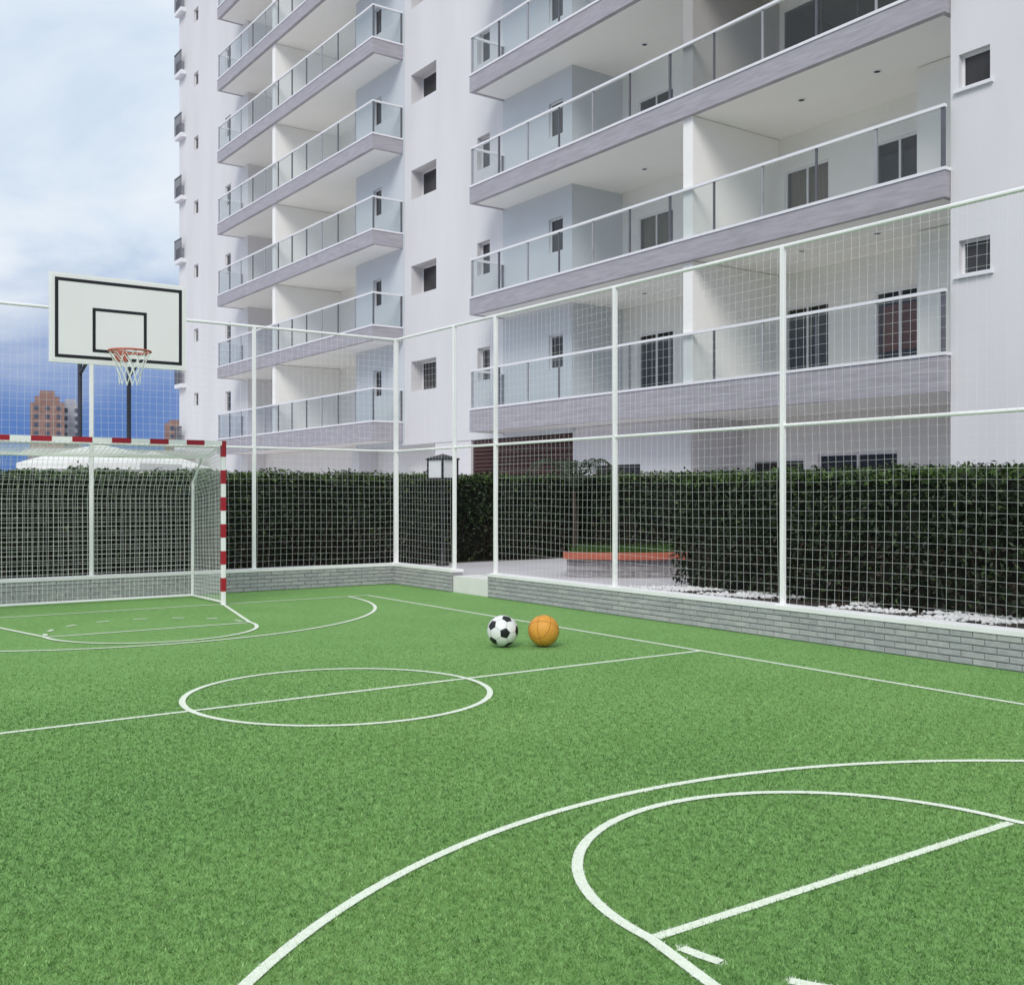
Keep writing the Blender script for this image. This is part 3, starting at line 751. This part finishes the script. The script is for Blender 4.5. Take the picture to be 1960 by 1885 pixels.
# back walls of the balconies with their doors
doorsR = []; doorsL = []
for k in range(0, 8):
    z0, z1 = FZ(k)-.22, FZ(k)+1.72
    for (a, b, mu, back) in ((14.12, 15.28, 1, 'curtain' if k == 1 else 'room'), (11.95, 13.03, 1, 'blind' if k == 0 else 'room'), (18.66, 19.92, 1, 'curtain' if k % 2 else 'room')):
        if k < 5 and not (k == 2 and a < 15): doorsR.append((a, b, z0, z1, mu, back))
        doorsL.append((ym(b), ym(a), z0, z1, mu, ('curtain', 'room')[(k+int(a)) % 2]))
    if k == 2: doorsR.append((11.6, 15.3, z0, z1+.5, 3, 'room'))
wall_open('balcony_back_wall', BX, BX+.3, 9.78, 20.5, 2.986, TOP, [d[:4] for d in doorsR], M['inner'])
wall_open('balcony_back_wall', BX, BX+.3, 32.0, 41.6, 2.87, TOP, [d[:4] for d in doorsL], M['inner'])
for (a, b, z0, z1, mu, back) in doorsR+doorsL:
    big = b-a > 3
    window(a, b, z0, z1, BX+.05, 'tglass' if big else 'dglass', 'dframe' if big else 'frame', .05, mu, None, back)
# a dark inner skin behind the openings so no light leaks in from behind
MB().box(BX+.46, 30, -4, 50.2, .2, TOP).build('building_core', M['room'], bld)
MB().box(RBX+.02, 30, -4, 50.2, TOP, TOP+.3).build('roof', M['soffit'], bld)
m = MB(); m.box(BX+.3, 29.9, -4, -3.9, .2, TOP); m.box(BX+.3, 29.9, 50.1, 50.2, .2, TOP); m.build('end_wall', M['wall'], bld)
# balcony partitions and small projecting wall
for k in range(0, 8):
    for yy in (15.55, ym(15.55)):
        if yy < 20 and k > 4: continue
        MB().box(FRX+.10, BX-.002, yy-.135, yy+.135, FZ(k)-.06, FZ(k+1)-.47).build('partition_wall', M['greywall'] if k == 2 and yy < 20 else M['soffit'], bld)
    if k < 5: MB().box(16.85, BX-.002, 9.782, 11.4, FZ(k)-.06, FZ(k+1)-.47).build('partition_wall', M['inner'], bld)
def downlight(x, y, z):
    m = MB(); m.lathe([(.055, z-.012), (.085, z-.012), (.085, z+.002)], 14, (x, y)); o = m.build('ceiling_light', M['ledge'], bld)
    m = MB(); m.lathe([(0, z-.006), (.056, z-.006), (.056, z-.012)], 14, (x, y)); m.build('lamp', M['spot'], o)
def balcony(k, y0, y1, posts, soft_ends):
    zt = FZ(k); th = .62 if k == 0 else .47; zb = zt-th
    bal = MB().box(FRX+.03, BX-.002, y0+.03, y1-.03, zb+.012, zt-.25).build('balcony', M['soffit'], bld)
    m = MB(); m.box(FRX, FRX+.12, y0, y1, zb, zt-.05)
    for (ys, ye) in ((y0, y0+.1), (y1-.1, y1)): m.box(FRX+.12, AX-.002, ys, ye, zb, zt-.05)
    m.build('fascia', M['fascia'], bal)
    m = MB(); m.box(FRX-.02, FRX+.16, y0-.02, y1+.02, zt-.05, zt)
    for (ys, ye) in ((y0-.02, y0+.14), (y1-.14, y1+.02)): m.box(FRX+.16, AX-.002, ys, ye, zt-.05, zt)
    m.build('ledge', M['ledge'], bal)
    rx_ = FRX+.05; rz = zt+1.0
    m = MB(); m.box(rx_-.035, rx_+.035, y0+.015, y1-.015, rz-.05, rz)
    for s, yy in zip(soft_ends, (y0+.05, y1-.05)):
        if s: m.box(rx_+.035, AX-.002, yy-.035, yy+.035, rz-.05, rz)
    m.build('handrail', M['rail'], bal)
    for i, y in enumerate(posts):
        wdt = .034 if i in (0, len(posts)-1) else .018 if i % 5 else .026
        MB().box(rx_-.015, rx_+.02, y-wdt, y+wdt, zt, rz-.05).build('railing_post', M['post'] if i % 5 == 0 else M['bpost'] if i % 2 else M['post'], bal)
    for a, b in zip(posts[:-1], posts[1:]):
        MB().box(rx_-.004, rx_+.004, a+.03, b-.03, zt+.02, rz-.06).build('glass_panel', M['glass'], bal)
    for s, yy in zip(soft_ends, (y0+.05, y1-.05)):
        if s:
            MB().box(rx_+.05, AX-.08, yy-.004, yy+.004, zt+.02, rz-.06).build('glass_panel', M['glass'], bal)
            MB().box(AX-.06, AX-.02, yy-.02, yy+.02, zt, rz-.05).build('railing_post', M['post'], bal)
    return zb
Y0R, Y1R = 9.79, 23.47
pr = list(np.linspace(Y0R+.06, Y1R-.05, 12))
Y0L, Y1L = 28.85, 42.2
pl = list(np.linspace(Y0L+.05, Y1L-.05, 12))
for k in levels_r:
    zb = balcony(k, Y0R, Y1R, pr, (False, True))
    if k:
        for x, y in ((16.4, 13.6), (16.4, 11.9), (16.9, 18.6)): downlight(x, y, zb+.012)
for k in levels_l: balcony(k, Y0L, Y1L, pl, (True, True))
# ground floor under the balconies
wall_open('ground_floor_wall', BX, BX+.3, 9.78, 16.5, .2, 2.985, [(14.75, 16.2, 1.0, 2.12), (12.5, 14.4, 1.0, 2.20)], M['inner'])
window(14.75, 16.2, 1.0, 2.12, BX+.05, 'dark', 'frame', .05, 1); window(12.5, 14.4, 1.0, 2.20, BX+.05, 'dark', 'frame', .05, 1)
wall_open('ground_floor_wall', 16.32, BX+.3, 16.5, 20.55, .2, 2.985, [(18.1, 19.8, 1.0, 2.05)], M['wall'])
window(18.1, 19.8, 1.0, 2.05, 16.45, 'dark', 'dframe', .05, 1)
wall_open('ground_floor_wall', 17.0, BX+.3, 27.0, 41.6, .2, 2.985, [], M['inner'])
MB().box(AX+.02, 17.2, 25.05, 26.98, .2, 2.868).build('pillar', M['wall'], bld)
MB().box(AX+.02, 17.0, 31.9, 32.35, .2, 2.87).build('pillar', M['wall'], bld)
MB().box(17.0, 17.1, 20.56, 25.04, .2, 2.985).build('screen_backing', M['room'], bld)
for i in range(24):
    z = .30+i*.107; MB().box(16.34, 16.40, 20.56, 25.04, z, z+.078).build('louvre_slat', M['louvre'], bld)
for y in (21.6, 23.6): MB().box(16.41, 16.45, y, y+.06, .22, 2.86).build('louvre_support', M['dframe'], bld)
# sills and slim service balconies at the far end
for k in range(0, 8):
    m = MB(); m.box(16.0, AX-.002, 49.2, 50.15, FZ(k)-.2, FZ(k)-.02); s_ = m.build('service_balcony', M['ledge'], bld)
    m = MB()
    for y in np.linspace(49.22, 50.13, 7): m.box(16.0, 16.03, y-.015, y+.015, FZ(k)-.02, FZ(k)+.85)
    m.box(15.99, 16.04, 49.2, 50.15, FZ(k)+.85, FZ(k)+.9); m.build('railing', M['post'], s_)
    MB().box(16.05, AX-.01, 49.5, 50.05, FZ(k)-.015, FZ(k)+.5).build('condenser_box', M['bpost'], s_)

# ------------------------------------------------------------------ parasols, pavilion, far towers
def parasol(x, y, z, r, label):
    p = empty('parasol', (x, y, PZ), label, 'parasol', None)
    m = MB(); m.tube([(0,0,0), (0,0,z-.05)], .025, 8); link('pole', m.mesh('pole', M['pole']), p)
    m = MB(); n = 8; ringp = []
    for (rr, zz) in ((.02, z), (r*.5, z-.20), (r, z-.46), (r, z-.60)):
        ringp.append([(rr*math.cos(2*math.pi*k/n+.2), rr*math.sin(2*math.pi*k/n+.2), zz+(0 if rr < r else .0)) for k in range(n)])
    for a, b in zip(ringp[:-1], ringp[1:]):
        for k in range(n): m.poly([a[k], b[k], b[(k+1) % n], a[(k+1) % n]])
    o = link('canopy', m.mesh('canopy', M['canvas']), p); md = o.modifiers.new('thick', 'SOLIDIFY'); md.thickness = .012
    m = MB()
    for k in range(n):
        t = 2*math.pi*k/n+.2; m.tube([(.03*math.cos(t), .03*math.sin(t), z-.08), (r*.97*math.cos(t), r*.97*math.sin(t), z-.49)], .009, 4)
    link('ribs', m.mesh('ribs', M['pole']), p)
    m = MB(); m.lathe([(0, 0), (.28, 0), (.28, .06), (.05, .09), (0, .09)], 14); link('base', m.mesh('base', M['stone']), p)
parasol(6.35, 25.2, 2.28, 1.85, 'white parasol behind the goal and hedge, the nearer and wider of two')
parasol(8.55, 28.6, 2.28, 1.6, 'white parasol behind the goal and hedge, the smaller one further right')
pav = empty('pavilion', (12, 47, PZ), 'low white pavilion behind the hedge between the parasols and the apartment building', 'pavilion')
MB().box(9.4, 15.6, 46, 49, .2, 3.0).build('wall', M['paleshed'], pav); MB().box(9.2, 15.7, 45.8, 49.2, 3.0, 3.22).build('roof', M['paleshed'], pav)
for x in (11.6, 12.7):
    MB().box(x, x+.7, 45.985, 46.01, 2.1, 2.4).build('window', M['dark'], pav)
def at(px, d):
    u = (px-1000)/2090.8; t = R(TH); return d*(math.sin(t)+u*math.cos(t)), d*(math.cos(t)-u*math.sin(t))
def tower(px, w, dep, h, d, label, mt, steps):
    x, y = at(px, d); t = empty('distant_tower', (x, y, 0), label, 'tower'); t.rotation_euler = (0, 0, R(-10))
    m = MB(); m.box(-w/2, w/2, -dep/2, dep/2, -.1, h); link('wall', m.mesh('wall', mt), t)
    z = h
    for (f_, hh) in steps:
        m = MB(); m.box(-w/2*f_, w/2*f_, -dep/2*f_, dep/2*f_, z, z+hh); link('roof_block', m.mesh('roof_block', mt), t); z += hh
    nw = max(2, int(w/3)); wm = MB(); wm.box(-.75, .75, -.08, .08, -.8, .8); me = wm.mesh('window', M['farwin'])
    for j in range(int(h/3.1)):
        for i in range(nw): link('window', me, t, (-w/2+(i+.5)*w/nw, -dep/2-.02, 2+j*3.1))
tower(92, 11.5, 11, 35, 400, 'distant brown brick tower with a stepped top, left of the basketball hoop', M['bricktower'], ((.72, 2.5), (.45, 2.2)))
tower(138, 7.5, 9, 36, 410, 'distant pale grey tower beside the brick tower', M['greytower'], ((.5, 1.5),))
tower(342, 7, 8, 29, 420, 'distant low brown tower just left of the apartment building', M['bricktower'], ((.6, 1.2),))

# ------------------------------------------------------------------ render settings
scene.render.engine = 'CYCLES'
scene.cycles.max_bounces = 8; scene.cycles.transparent_max_bounces = 24; scene.cycles.diffuse_bounces = 5
